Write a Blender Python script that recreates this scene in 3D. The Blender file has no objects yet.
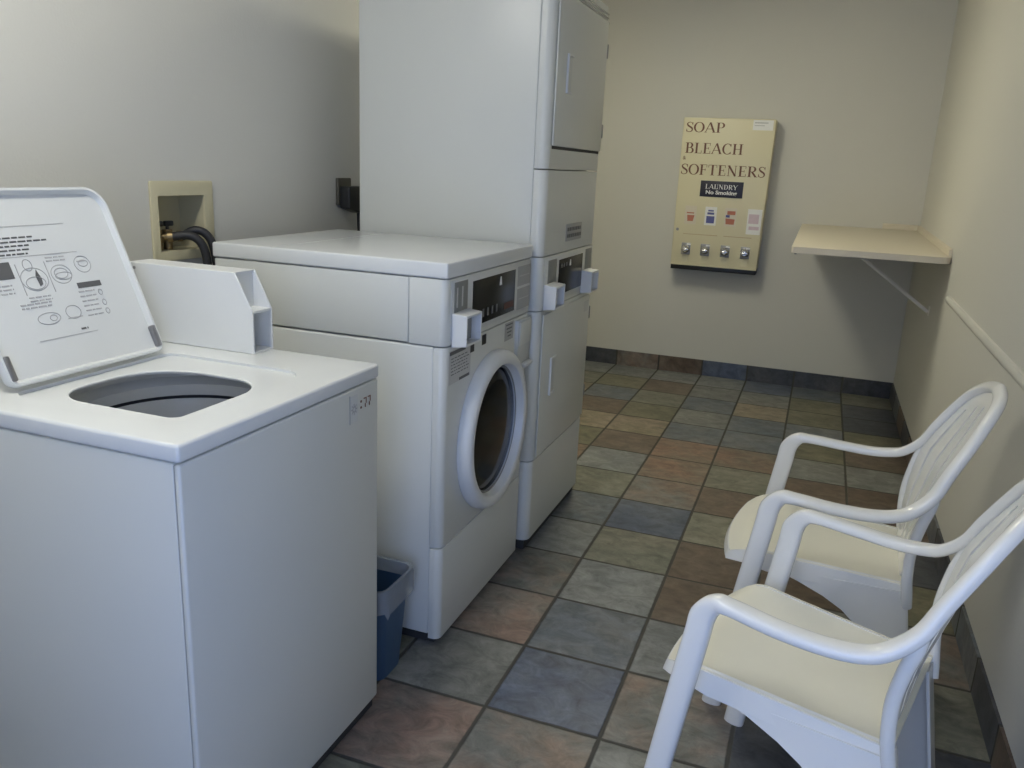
import bpy, bmesh, math, random
from mathutils import Vector, Matrix
random.seed(7)
PI = math.pi
SC = bpy.context.scene
COL = SC.collection

# ------------------------------------------------------------------ materials
def new_mat(name):
    m = bpy.data.materials.new(name); m.use_nodes = True
    nt = m.node_tree
    return m, nt, nt.nodes['Principled BSDF']

def nd(nt, typ, **kw):
    n = nt.nodes.new(typ)
    for k, v in kw.items():
        if k in n.inputs: n.inputs[k].default_value = v
        else: setattr(n, k, v)
    return n

def paint(name, col, rough=.4, var=.03, scale=6, bump=0, bscale=200, metal=0, spec=.5, coat=0, trans=0, alpha=1):
    """a painted / moulded surface: main colour with faint mottling, optional fine bump"""
    m, nt, p = new_mat(name); L = nt.links
    tc = nd(nt, 'ShaderNodeTexCoord')
    nz = nd(nt, 'ShaderNodeTexNoise', Scale=scale, Detail=4.0)
    L.new(tc.outputs['Object'], nz.inputs['Vector'])
    mx = nd(nt, 'ShaderNodeMix', data_type='RGBA')
    a = [max(0, c*(1-var)) for c in col]; b = [min(1, c*(1+var)) for c in col]
    mx.inputs[6].default_value = (*a, 1); mx.inputs[7].default_value = (*b, 1)
    L.new(nz.outputs['Fac'], mx.inputs[0]); L.new(mx.outputs[2], p.inputs['Base Color'])
    mr = nd(nt, 'ShaderNodeMapRange'); mr.inputs[3].default_value = rough*.88; mr.inputs[4].default_value = rough*1.12
    L.new(nz.outputs['Fac'], mr.inputs[0]); L.new(mr.outputs[0], p.inputs['Roughness'])
    p.inputs['Metallic'].default_value = metal
    p.inputs['Specular IOR Level'].default_value = spec
    p.inputs['Coat Weight'].default_value = coat
    p.inputs['Transmission Weight'].default_value = trans
    p.inputs['Alpha'].default_value = alpha
    if bump:
        n2 = nd(nt, 'ShaderNodeTexNoise', Scale=bscale, Detail=2.0)
        L.new(tc.outputs['Object'], n2.inputs['Vector'])
        bp = nd(nt, 'ShaderNodeBump', Strength=bump, Distance=.002)
        L.new(n2.outputs['Fac'], bp.inputs['Height']); L.new(bp.outputs['Normal'], p.inputs['Normal'])
    return m

M = {}
M['wall'] = paint('wall_paint', (.61, .60, .55), .75, .025, 1.5, .25, 160, spec=.25)
M['ceil'] = paint('ceiling_paint', (.70, .68, .64), .8, .03, 2, .3, 120, spec=.2)
M['trim'] = paint('white_trim_paint', (.74, .72, .67), .5, .03, 4)
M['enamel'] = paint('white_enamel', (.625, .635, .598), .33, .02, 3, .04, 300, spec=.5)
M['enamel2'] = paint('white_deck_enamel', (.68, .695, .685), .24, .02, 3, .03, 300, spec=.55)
M['panel'] = paint('white_panel_plastic', (.58, .59, .57), .4, .02, 5)
M['plastic'] = paint('white_moulded_plastic', (.70, .71, .70), .34, .02, 5, .05, 250)
M['chair'] = paint('white_resin', (.80, .795, .76), .2, .03, 7, .04, 220, spec=.5)
M['seat'] = paint('yellowed_white_resin', (.77, .745, .63), .42, .04, 9, .08, 260, spec=.4)
M['grey'] = paint('grey_panel', (.22, .225, .21), .4, .05, 8)
M['midgrey'] = paint('mid_grey_print', (.36, .36, .35), .5, .05, 20)
M['lightgrey'] = paint('light_grey_label', (.50, .50, .48), .5, .05, 12)
M['black'] = paint('black_plastic', (.018, .019, .02), .4, .1, 10)
M['rubber'] = paint('black_rubber', (.022, .022, .024), .55, .15, 30, .2, 300)
M['disp'] = paint('black_display_gloss', (.012, .013, .013), .25, .1, 10, spec=.25)
M['gap'] = paint('dark_seam_and_shade', (.03, .03, .03), .7, .1, 10)  # door seams, and the shade painted under the three machines
M['tub'] = paint('grey_tub_enamel', (.62, .62, .60), .35, .08, 12)
M['tubdark'] = paint('dark_tub_gap', (.035, .036, .04), .5, .08, 12)
M['drum'] = paint('drum_steel', (.10, .10, .105), .35, .1, 40, metal=.6)
M['glass'] = paint('smoked_door_glass', (.010, .011, .012), .12, .1, 10, spec=.3)
M['chrome'] = paint('chrome', (.62, .62, .63), .22, .05, 30, metal=1)
M['steel'] = paint('dull_steel', (.33, .33, .34), .4, .08, 30, metal=.9)
M['brass'] = paint('aged_brass', (.30, .22, .11), .4, .12, 30, metal=.85)
M['beige'] = paint('cream_box_plastic', (.60, .55, .37), .5, .03, 8, spec=.35)
M['beige2'] = paint('cream_box_inside', (.50, .46, .31), .55, .05, 8, spec=.3)
M['vend'] = paint('cream_yellow_enamel', (.66, .61, .42), .38, .03, 4, .04, 200)
M['red'] = paint('dark_red_lettering', (.15, .062, .034), .5, .05, 20)
M['rust'] = paint('rust_red_print', (.45, .16, .10), .5, .06, 20)
M['dimred'] = paint('dim_red_print', (.10, .040, .030), .5, .06, 20)
M['dimgrey'] = paint('dim_grey_print', (.13, .13, .13), .5, .06, 20)
M['navy'] = paint('navy_sign', (.025, .025, .045), .4, .1, 10)
M['tanprint'] = paint('tan_print', (.46, .34, .20), .5, .06, 20)
M['white'] = paint('white_print', (.78, .78, .76), .5, .03, 20)
M['blueprint'] = paint('blue_print', (.10, .11, .30), .5, .06, 20)
M['pinkprint'] = paint('pink_print', (.62, .50, .55), .5, .08, 60)
M['bin'] = paint('blue_bin_plastic', (.036, .080, .150), .42, .06, 9)
M['shelf'] = paint('cream_laminate', (.66, .60, .48), .45, .03, 3)
M['ink'] = paint('faded_ink', (.11, .11, .11), .6, .1, 40)
M['inkfaint'] = paint('very_faded_ink', (.42, .42, .42), .6, .1, 40)
M['outlet'] = paint('grey_brown_plate', (.09, .085, .065), .5, .05, 10)
# translucent bag liner
m, nt, p = new_mat('clear_liner'); L = nt.links
tr = nd(nt, 'ShaderNodeBsdfTransparent'); tr.inputs[0].default_value = (.75, .78, .80, 1)
df = nd(nt, 'ShaderNodeBsdfPrincipled'); df.inputs['Base Color'].default_value = (.60, .64, .68, 1); df.inputs['Roughness'].default_value = .35
tc = nd(nt, 'ShaderNodeTexCoord'); nz = nd(nt, 'ShaderNodeTexNoise', Scale=35.0, Detail=3.0)
L.new(tc.outputs['Object'], nz.inputs['Vector'])
bp = nd(nt, 'ShaderNodeBump', Strength=.6, Distance=.01); L.new(nz.outputs['Fac'], bp.inputs['Height']); L.new(bp.outputs['Normal'], df.inputs['Normal'])
mxs = nd(nt, 'ShaderNodeMixShader'); mxs.inputs[0].default_value = .34
L.new(tr.outputs[0], mxs.inputs[1]); L.new(df.outputs[0], mxs.inputs[2])
L.new(mxs.outputs[0], nt.nodes['Material Output'].inputs['Surface'])
M['liner'] = m
# lamp diffusers
for nm, colr, st in (('lamp', (1.0, .985, .90), 23.5), ('lamp_warm', (1.0, .96, .76), 25.0)):
    m, nt, p = new_mat(nm+'_diffuser')
    p.inputs['Base Color'].default_value = (.9, .9, .85, 1)
    p.inputs['Emission Color'].default_value = (*colr, 1)
    p.inputs['Emission Strength'].default_value = st
    M[nm] = m

# slate-look tile: two colours per tile come from colour attributes, grout from the tile grid
TX0, TY0, TS = -0.6622, 1.7344, 0.3095
def tile_material():
    m, nt, p = new_mat('slate_look_tile'); L = nt.links
    geo = nd(nt, 'ShaderNodeTexCoord')
    ca = nd(nt, 'ShaderNodeAttribute', attribute_name='tint_a'); cb = nd(nt, 'ShaderNodeAttribute', attribute_name='tint_b')
    uv = nd(nt, 'ShaderNodeAttribute', attribute_name='cell')       # 0..1 across each tile
    sh = nd(nt, 'ShaderNodeAttribute', attribute_name='shift')
    add = nd(nt, 'ShaderNodeVectorMath', operation='ADD')
    L.new(geo.outputs['Object'], add.inputs[0]); L.new(sh.outputs['Vector'], add.inputs[1])
    n1 = nd(nt, 'ShaderNodeTexNoise', Scale=4.2, Detail=8.0, Roughness=.66); L.new(add.outputs[0], n1.inputs['Vector'])
    mpg = nd(nt, 'ShaderNodeMapping'); mpg.inputs['Scale'].default_value = (13, 17, 13); L.new(add.outputs[0], mpg.inputs['Vector'])
    n2 = nd(nt, 'ShaderNodeTexNoise', Scale=1.0, Detail=8.0, Roughness=.72, Distortion=.6); L.new(mpg.outputs[0], n2.inputs['Vector'])
    r1 = nd(nt, 'ShaderNodeMapRange'); r1.inputs[1].default_value = .40; r1.inputs[2].default_value = .62; L.new(n1.outputs['Fac'], r1.inputs[0])
    mx = nd(nt, 'ShaderNodeMix', data_type='RGBA')
    L.new(r1.outputs[0], mx.inputs[0]); L.new(ca.outputs['Color'], mx.inputs[6]); L.new(cb.outputs['Color'], mx.inputs[7])
    r2 = nd(nt, 'ShaderNodeMapRange'); r2.inputs[1].default_value = .3; r2.inputs[2].default_value = .72; r2.inputs[3].default_value = .55; r2.inputs[4].default_value = 1.62
    L.new(n2.outputs['Fac'], r2.inputs[0])
    mul = nd(nt, 'ShaderNodeVectorMath', operation='SCALE'); L.new(mx.outputs[2], mul.inputs[0]); L.new(r2.outputs[0], mul.inputs['Scale'])
    # grout mask from distance to the tile edge
    sp = nd(nt, 'ShaderNodeSeparateXYZ'); L.new(uv.outputs['Vector'], sp.inputs[0])
    wob = nd(nt, 'ShaderNodeTexNoise', Scale=30.0, Detail=2.0); L.new(geo.outputs['Object'], wob.inputs['Vector'])
    def edge(o):
        s = nd(nt, 'ShaderNodeMath', operation='SUBTRACT'); s.inputs[0].default_value = 1; L.new(o, s.inputs[1])
        mi = nd(nt, 'ShaderNodeMath', operation='MINIMUM'); L.new(o, mi.inputs[0]); L.new(s.outputs[0], mi.inputs[1]); return mi
    ex, ey = edge(sp.outputs[0]), edge(sp.outputs[1])
    mi = nd(nt, 'ShaderNodeMath', operation='MINIMUM'); L.new(ex.outputs[0], mi.inputs[0]); L.new(ey.outputs[0], mi.inputs[1])
    wv = nd(nt, 'ShaderNodeMath', operation='MULTIPLY_ADD'); L.new(wob.outputs['Fac'], wv.inputs[0]); wv.inputs[1].default_value = .012; L.new(mi.outputs[0], wv.inputs[2])
    gm = nd(nt, 'ShaderNodeMapRange', interpolation_type='SMOOTHSTEP'); gm.inputs[1].default_value = .015; gm.inputs[2].default_value = .031; L.new(wv.outputs[0], gm.inputs[0])
    gx = nd(nt, 'ShaderNodeMix', data_type='RGBA'); gx.inputs[6].default_value = (.062, .060, .050, 1)
    L.new(gm.outputs[0], gx.inputs[0]); L.new(mul.outputs[0], gx.inputs[7]); L.new(gx.outputs[2], p.inputs['Base Color'])
    ht = nd(nt, 'ShaderNodeMath', operation='MULTIPLY_ADD'); L.new(n2.outputs['Fac'], ht.inputs[0]); ht.inputs[1].default_value = .35; L.new(gm.outputs[0], ht.inputs[2])
    bp = nd(nt, 'ShaderNodeBump', Strength=.55, Distance=.004); L.new(ht.outputs[0], bp.inputs['Height']); L.new(bp.outputs['Normal'], p.inputs['Normal'])
    rr = nd(nt, 'ShaderNodeMapRange'); rr.inputs[3].default_value = .7; rr.inputs[4].default_value = .40; L.new(gm.outputs[0], rr.inputs[0]); L.new(rr.outputs[0], p.inputs['Roughness'])
    p.inputs['Specular IOR Level'].default_value = .4
    return m
M['tile'] = tile_material()

# ------------------------------------------------------------------ mesh helpers
class MB:
    def __init__(self): self.bm = bmesh.new()
    def _rb(self, x0, x1, y0, y1, z0, z1, r=0, seg=3):
        t = bmesh.new()
        bmesh.ops.create_cube(t, size=1)
        for v in t.verts:
            v.co = Vector(((x0+x1)/2+v.co.x*(x1-x0), (y0+y1)/2+v.co.y*(y1-y0), (z0+z1)/2+v.co.z*(z1-z0)))
        if r: bmesh.ops.bevel(t, geom=t.edges[:], offset=r, segments=seg, profile=.5, affect='EDGES', clamp_overlap=True)
        return t
    def merge(self, t, mat=None):
        if mat is not None: bmesh.ops.transform(t, matrix=mat, verts=t.verts[:])
        me = bpy.data.meshes.new('tmp'); t.to_mesh(me); t.free(); self.bm.from_mesh(me); bpy.data.meshes.remove(me); return self
    def box(self, x0, x1, y0, y1, z0, z1, r=0, seg=3, mat=None):
        return self.merge(self._rb(x0, x1, y0, y1, z0, z1, r, seg), mat)
    def prism(self, poly, axis, a, b, r=0, seg=2):
        """poly in the two remaining axes (in x,y,z order), extruded along axis from a to b"""
        t = bmesh.new()
        def P(u, v, w):
            return {'x': (w, u, v), 'y': (u, w, v), 'z': (u, v, w)}[axis]
        va = [t.verts.new(P(u, v, a)) for u, v in poly]; vb = [t.verts.new(P(u, v, b)) for u, v in poly]
        n = len(poly)
        t.faces.new(va); t.faces.new(vb[::-1])
        for i in range(n): t.faces.new((va[i], vb[i], vb[(i+1) % n], va[(i+1) % n]))
        bmesh.ops.recalc_face_normals(t, faces=t.faces[:])
        if r: bmesh.ops.bevel(t, geom=t.edges[:], offset=r, segments=seg, profile=.5, affect='EDGES', clamp_overlap=True)
        return self.merge(t)
    def sweep(self, rings, caps=True, closed=False):
        t = bmesh.new(); R = [[t.verts.new(p) for p in r] for r in rings]; n = len(R[0])
        m = len(R)
        for i in range(m if closed else m-1):
            A, B = R[i], R[(i+1) % m]
            for k in range(n): t.faces.new((A[k], A[(k+1) % n], B[(k+1) % n], B[k]))
        if caps and not closed: t.faces.new(R[0][::-1]); t.faces.new(R[-1])
        bmesh.ops.recalc_face_normals(t, faces=t.faces[:])
        return self.merge(t)
    def tube(self, pts, r, n=10, caps=True, closed=False):
        pts = [Vector(p) for p in pts]; rings = []
        fr = frames(pts, closed=closed)
        for k, (p, (tn, b, nn)) in enumerate(zip(pts, fr)):
            rr = r[k] if isinstance(r, (list, tuple)) else r
            rings.append([p+(b*math.cos(2*PI*i/n)+nn*math.sin(2*PI*i/n))*rr for i in range(n)])
        return self.sweep(rings, caps, closed)
    def lathe(self, prof, c, axis='z', n=48, closed=False):
        """prof: (radius, height) pairs"""
        rings = []
        for i in range(n):
            a = 2*PI*i/n; ca, sa = math.cos(a), math.sin(a); ring = []
            for r, h in prof:
                if axis == 'z': ring.append(Vector(c)+Vector((r*ca, r*sa, h)))
                elif axis == 'x': ring.append(Vector(c)+Vector((h, r*ca, r*sa)))
                else: ring.append(Vector(c)+Vector((r*ca, h, r*sa)))
            rings.append(ring)
        t = bmesh.new(); R = [[t.verts.new(p) for p in r] for r in rings]; m = len(prof)
        for i in range(n):
            A, B = R[i], R[(i+1) % n]
            for k in range(m if closed else m-1): t.faces.new((A[k], A[(k+1) % m], B[(k+1) % m], B[k]))
        bmesh.ops.remove_doubles(t, verts=t.verts[:], dist=1e-6)
        bmesh.ops.recalc_face_normals(t, faces=t.faces[:])
        return self.merge(t)
    def build(self, name, mat, parent=None, local=False, smooth=35, kind=None, label=None):
        me = bpy.data.meshes.new(name); bm = self.bm
        if parent is not None and not local:
            off = parent_world(parent); bmesh.ops.translate(bm, vec=-off, verts=bm.verts[:])
        if smooth:
            for f in bm.faces: f.smooth = True
            ang = math.radians(smooth)
            for e in bm.edges:
                if len(e.link_faces) == 2 and e.calc_face_angle(0) > ang: e.smooth = False
        bm.to_mesh(me); bm.free()
        me.materials.append(mat)
        o = bpy.data.objects.new(name, me); COL.objects.link(o)
        if parent is not None: o.parent = parent
        if kind: o['kind'] = kind
        if label: o['label'] = label
        return o

def parent_world(p):
    v = Vector((0, 0, 0))
    while p is not None: v = v+p.location; p = p.parent
    return v

def frames(pts, b0=None, closed=False):
    n = len(pts); T = []
    for i in range(n):
        if closed: t = pts[(i+1) % n]-pts[i-1]
        else: t = pts[min(i+1, n-1)]-pts[max(i-1, 0)]
        T.append(t.normalized())
    b = Vector(b0) if b0 is not None else (Vector((0, 0, 1)) if abs(T[0].z) < .9 else Vector((1, 0, 0)))
    out = []
    for t in T:
        b = (b-t*b.dot(t)).normalized(); out.append((t, b.copy(), t.cross(b)))
    return out

def catmull(pts, k=6):
    pts = [tuple(p) for p in pts]; out = []; n = len(pts)
    for i in range(n-1):
        p0, p1, p2, p3 = pts[max(i-1, 0)], pts[i], pts[i+1], pts[min(i+2, n-1)]
        for j in range(k):
            t = j/k
            out.append(tuple(.5*((2*b)+(c-a)*t+(2*a-5*b+4*c-d)*t*t+(3*b-a-3*c+d)*t**3) for a, b, c, d in zip(p0, p1, p2, p3)))
    out.append(pts[-1]); return out

def rrect(u0, u1, v0, v1, r, n=6):
    """rounded rectangle polygon; r is one radius or four (u0v0,u1v0,u1v1,u0v1)"""
    R = r if isinstance(r, (list, tuple)) else [r]*4; P = []
    for (cu, cv, a0, rr) in ((u0+R[0], v0+R[0], PI, R[0]), (u1-R[1], v0+R[1], 1.5*PI, R[1]), (u1-R[2], v1-R[2], 0, R[2]), (u0+R[3], v1-R[3], .5*PI, R[3])):
        for i in range(n+1):
            a = a0+.5*PI*i/n; P.append((cu+rr*math.cos(a), cv+rr*math.sin(a)))
    return P

def boolean_cut(o, cutters):
    """cut each cutter MB out of object o and bake the result"""
    for c in cutters:
        me = bpy.data.meshes.new('cut'); bmesh.ops.translate(c.bm, vec=-parent_world(o), verts=c.bm.verts[:]); c.bm.to_mesh(me); c.bm.free()
        co = bpy.data.objects.new('cut', me); COL.objects.link(co); co.matrix_world = Matrix.Translation(parent_world(o))
        md = o.modifiers.new('b', 'BOOLEAN'); md.operation = 'DIFFERENCE'; md.solver = 'EXACT'; md.object = co
        bpy.context.view_layer.update()
        dg = bpy.context.evaluated_depsgraph_get()
        nm = bpy.data.meshes.new_from_object(o.evaluated_get(dg)); nm.name = o.name
        o.modifiers.clear(); old = o.data; o.data = nm; bpy.data.meshes.remove(old)
        bpy.data.objects.remove(co); bpy.data.meshes.remove(me)
        bm = bmesh.new(); bm.from_mesh(nm)
        for f in bm.faces: f.smooth = True
        for e in bm.edges: e.smooth = not (len(e.link_faces) == 2 and e.calc_face_angle(0) > math.radians(32))
        bm.to_mesh(nm); bm.free()

def thing(name, label, cat, loc, group=None, rz=0):
    o = bpy.data.objects.new(name, None); COL.objects.link(o); o.location = loc; o.rotation_euler = (0, 0, rz)
    o.empty_display_size = .1
    return tag(o, label, cat, group)
def tag(o, label, cat, group=None):
    o['label'] = label; o['category'] = cat
    if group: o['group'] = group
    return o

# ------------------------------------------------------------------ lettering
def strip(pts, w):
    """flat polygon strip along 2-D pts with full widths w (list)"""
    n = len(pts); quads = []; Lf = []; Rt = []
    for i in range(n):
        a = Vector(pts[max(i-1, 0)]); b = Vector(pts[min(i+1, n-1)]); t = (b-a).normalized(); nn = Vector((-t.y, t.x))
        ww = w[i] if isinstance(w, list) else w
        Lf.append(Vector(pts[i])+nn*ww/2); Rt.append(Vector(pts[i])-nn*ww/2)
    for i in range(n-1): quads.append([tuple(Lf[i]), tuple(Lf[i+1]), tuple(Rt[i+1]), tuple(Rt[i])])
    return quads
TK, TN = .155, .05     # thick and thin strokes of a roman capital
def rect(x0, x1, y0, y1): return [[(x0, y0), (x1, y0), (x1, y1), (x0, y1)]]
def stem(x, w=TK, serif=(1, 1), sw=.085):
    q = rect(x, x+w, 0, 1)
    if serif[0]: q += rect(x-sw, x+w+sw, 0, .04)
    if serif[1]: q += rect(x-sw, x+w+sw, .96, 1)
    return q
def arc(cx, cy, rx, ry, a0, a1, tk=TK, tn=TN, n=28):
    pts = []; w = []
    for i in range(n+1):
        a = math.radians(a0+(a1-a0)*i/n); pts.append((cx+rx*math.cos(a), cy+ry*math.sin(a))); w.append(tn+(tk-tn)*abs(math.cos(a))**1.5)
    return strip(pts, w)
def letter(c):
    if c == 'O': return arc(.42, .5, .35, .49, 0, 360, n=40), .84
    if c == 'C': return arc(.42, .5, .35, .49, 42, 318)+rect(.66, .70, .70, .98)+rect(.66, .70, .03, .26), .78
    if c == 'S':
        pts = catmull([(.50, .80), (.44, .93), (.29, .985), (.13, .91), (.09, .77), (.17, .63), (.31, .52), (.45, .40), (.50, .25), (.44, .09), (.27, .015), (.12, .07), (.06, .22)], 5)
        n = len(pts); w = [TN+(TK-TN)*math.exp(-((i/(n-1)-.5)/.22)**2) for i in range(n)]
        return strip(pts, w)+rect(.49, .53, .70, .98)+rect(.03, .07, .03, .31), .58
    if c == 'A': return strip([(.06, .02), (.40, 1)], .06)+strip([(.40, 1), (.74, .02)], .15)+rect(.19, .62, .32, .37)+rect(-.04, .18, 0, .04)+rect(.60, .88, 0, .04), .84
    if c == 'P': return stem(.10)+rect(.2, .40, .955, 1)+rect(.2, .40, .46, .505)+arc(.38, .73, .22, .248, -90, 90), .68
    if c == 'B': return stem(.10)+rect(.2, .38, .955, 1)+rect(.2, .42, .50, .545)+rect(.2, .42, 0, .045)+arc(.36, .755, .20, .222, -90, 90)+arc(.40, .272, .24, .25, -90, 90), .73
    if c == 'R': return stem(.10)+rect(.2, .40, .955, 1)+rect(.2, .40, .48, .525)+arc(.38, .74, .22, .238, -90, 90)+strip([(.36, .5), (.68, .02)], .15)+rect(.58, .82, 0, .04), .80
    if c == 'L': return stem(.10)+rect(.2, .58, 0, .045)+rect(.56, .60, 0, .28), .66
    if c == 'E': return stem(.10)+rect(.2, .60, 0, .045)+rect(.58, .62, 0, .26)+rect(.2, .58, .955, 1)+rect(.56, .60, .76, 1)+rect(.2, .48, .49, .535)+rect(.45, .49, .40, .62), .68
    if c == 'F': return stem(.10)+rect(.2, .58, .955, 1)+rect(.56, .60, .74, 1)+rect(.2, .48, .49, .535)+rect(.45, .49, .40, .62), .64
    if c == 'H': return stem(.10)+stem(.60)+rect(.2, .65, .49, .535), .88
    if c == 'T': return stem(.30, serif=(1, 0))+rect(.04, .71, .955, 1)+rect(.03, .07, .74, 1)+rect(.68, .72, .74, 1), .76
    if c == 'N': return stem(.12, .055)+stem(.66, .055, (0, 1))+strip([(.13, 1), (.70, 0)], .15), .86
    if c == 'U': return stem(.10, TK, (0, 1))+stem(.60, .055, (0, 1))+arc(.40, .28, .23, .27, 180, 360), .80
    if c == 'D': return stem(.10)+rect(.2, .36, .955, 1)+rect(.2, .36, 0, .045)+arc(.34, .5, .34, .478, -90, 90), .80
    if c == 'Y': return strip([(.05, 1), (.38, .45)], .15)+strip([(.74, 1), (.38, .45)], .06)+rect(.305, .455, 0, .5)+rect(.22, .54, 0, .04)+rect(-.04, .22, .96, 1)+rect(.60, .86, .96, 1), .80
    return [], .4
def word(mb, text, x0, x1, z0, h, y, plane='y', th=.0012):
    """roman capitals between x0 and x1, baseline z0, facing -y at depth y"""
    x = 0; Q = []
    for c in text:
        q, adv = letter(c); Q += [[(p[0]+x, p[1]) for p in f] for f in q]; x += adv+.04
    k = (x1-x0)/x
    for f in Q:
        mb.prism([(x0+p[0]*k, z0+p[1]*h) for p in f], 'y', y-th, y)
def font_mesh(text, size, bold=0):
    cu = bpy.data.curves.new('t', 'FONT'); cu.body = text; cu.size = size; cu.extrude = .0006; cu.offset = bold
    o = bpy.data.objects.new('t', cu); COL.objects.link(o); bpy.context.view_layer.update()
    me = bpy.data.meshes.new_from_object(o.evaluated_get(bpy.context.evaluated_depsgraph_get()))
    bpy.data.objects.remove(o); bpy.data.curves.remove(cu)
    xs = [v.co.x for v in me.vertices]; return me, (min(xs), max(xs))

# ------------------------------------------------------------------ the room
XL, XR, YB, YF, ZC = -1.76, .576, 5.76, -.25, 2.50
BH = .109
BLUE, GREY, GREEN, RUST, TAN, DARK, BROWN, OLIVE, LGREY = 'b', 'g', 'e', 'r', 't', 'd', 'n', 'o', 'l'
PAL = {
 'b': ((.074, .092, .138), (.112, .128, .158)), 'g': ((.150, .152, .140), (.195, .195, .175)),
 'e': ((.150, .152, .118), (.200, .190, .145)), 'r': ((.205, .130, .092), (.160, .138, .105)),
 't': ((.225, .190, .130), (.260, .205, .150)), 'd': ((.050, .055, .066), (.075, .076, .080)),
 'n': ((.120, .088, .064), (.150, .118, .090)), 'o': ((.130, .125, .080), (.175, .160, .105)),
 'l': ((.210, .215, .205), (.170, .180, .180)), 'p': ((.225, .155, .122), (.200, .180, .150)),
 'm': ((.155, .158, .145), (.200, .145, .112)), 'q': ((.100, .118, .140), (.150, .155, .155)),
}
TILES = {  # (column, row) -> colour family, as seen in the room
 (-1, -1): 'p', (-1, 0): 'g', (-1, 1): 'p', (-1, 2): 'm', (-1, 3): 'l', (-1, 4): 'q', (-1, 5): 'e', (-1, 6): 'l', (-1, 7): 'n', (-1, 8): 't', (-1, 9): 'o', (-1, 10): 'e', (-1, 11): 'n',
 (0, -2): 'g', (0, -1): 'm', (0, 0): 'b', (0, 1): 'q', (0, 2): 'l', (0, 3): 'e', (0, 4): 'b', (0, 5): 'm', (0, 6): 'r', (0, 7): 'r', (0, 8): 'q', (0, 9): 'g', (0, 10): 'q', (0, 11): 'g',
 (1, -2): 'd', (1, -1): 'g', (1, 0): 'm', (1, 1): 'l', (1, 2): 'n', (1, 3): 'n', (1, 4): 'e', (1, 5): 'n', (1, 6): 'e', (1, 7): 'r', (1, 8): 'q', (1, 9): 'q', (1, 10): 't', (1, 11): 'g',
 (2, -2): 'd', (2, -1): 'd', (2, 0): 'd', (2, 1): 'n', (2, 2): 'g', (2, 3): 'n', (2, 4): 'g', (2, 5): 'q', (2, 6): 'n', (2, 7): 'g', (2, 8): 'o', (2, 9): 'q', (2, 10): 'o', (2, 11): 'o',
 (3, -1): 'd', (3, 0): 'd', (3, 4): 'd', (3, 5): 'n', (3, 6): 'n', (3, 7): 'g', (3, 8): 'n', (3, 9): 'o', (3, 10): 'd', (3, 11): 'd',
}
def tiled(name, cells):
    """cells: list of (four corners, family); one mesh with the tile tints as attributes"""
    bm = bmesh.new(); info = []
    for q, fam, uvs in cells:
        bm.faces.new([bm.verts.new(p) for p in q]); info.append((fam, uvs))
    me = bpy.data.meshes.new(name); bm.to_mesh(me); bm.free()
    A = me.attributes.new('tint_a', 'FLOAT_COLOR', 'CORNER'); B = me.attributes.new('tint_b', 'FLOAT_COLOR', 'CORNER')
    U = me.attributes.new('cell', 'FLOAT_VECTOR', 'CORNER'); S = me.attributes.new('shift', 'FLOAT_VECTOR', 'CORNER')
    A, B, U, S = (me.attributes[k] for k in ('tint_a', 'tint_b', 'cell', 'shift'))
    for f, (fam, uvs) in zip(me.polygons, info):
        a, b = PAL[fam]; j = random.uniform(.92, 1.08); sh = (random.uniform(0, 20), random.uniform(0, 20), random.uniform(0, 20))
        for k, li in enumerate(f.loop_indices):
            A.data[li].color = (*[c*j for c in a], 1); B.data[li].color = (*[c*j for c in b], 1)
            U.data[li].vector = (*uvs[k], 0); S.data[li].vector = sh
    me.materials.append(M['tile'])
    o = bpy.data.objects.new(name, me); COL.objects.link(o); o['kind'] = 'structure'; return o
cells = []
i0, i1 = math.floor((XL-TX0)/TS), math.ceil((XR-TX0)/TS); j0, j1 = math.floor((YF-TY0)/TS), math.ceil((YB-TY0)/TS)
for i in range(i0, i1):
    for j in range(j0, j1):
        xa, xb = max(TX0+i*TS, XL), min(TX0+(i+1)*TS, XR); ya, yb = max(TY0+j*TS, YF), min(TY0+(j+1)*TS, YB)
        if xb <= xa or yb <= ya: continue
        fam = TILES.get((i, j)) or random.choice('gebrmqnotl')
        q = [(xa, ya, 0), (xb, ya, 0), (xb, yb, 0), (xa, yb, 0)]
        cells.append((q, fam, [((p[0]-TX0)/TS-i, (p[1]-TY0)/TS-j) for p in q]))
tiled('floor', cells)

def structure(o): o['kind'] = 'structure'; return o
W_ = .12
RB = (1.842, 2.042, 1.088, 1.257)     # outlet box hole in the left wall: y0,y1,z0,z1
mb = MB()
mb.box(XL-W_, XL, YF-W_, RB[0], -.05, ZC); mb.box(XL-W_, XL, RB[1], YB+W_, -.05, ZC)
mb.box(XL-W_, XL, RB[0], RB[1], -.05, RB[2]); mb.box(XL-W_, XL, RB[0], RB[1], RB[3], ZC)
mb.build('wall_left', M['wall'], smooth=0, kind='structure')
MB().box(XL, XR, YB, YB+W_, -.05, ZC).build('wall_back', M['wall'], smooth=0, kind='structure')
MB().box(XR, XR+W_, YF-W_, YB+W_, -.05, ZC).build('wall_right', M['wall'], smooth=0, kind='structure')
DX0, DX1, DZ = -.60, .34, 2.1        # open doorway behind the camera, daylight comes in there
mb = MB(); mb.box(XL, DX0, YF-W_, YF, -.05, ZC); mb.box(DX1, XR, YF-W_, YF, -.05, ZC); mb.box(DX0, DX1, YF-W_, YF, DZ, ZC)
mb.build('wall_front', M['wall'], smooth=0, kind='structure')
mb = MB(); mb.box(DX0-.07, DX0, YF, YF+.02, 0, DZ+.07, .004); mb.box(DX1, DX1+.07, YF, YF+.02, 0, DZ+.07, .004); mb.box(DX0-.07, DX1+.07, YF, YF+.02, DZ, DZ+.07, .004)
mb.build('trim_1', M['trim'], kind='structure')
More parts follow.
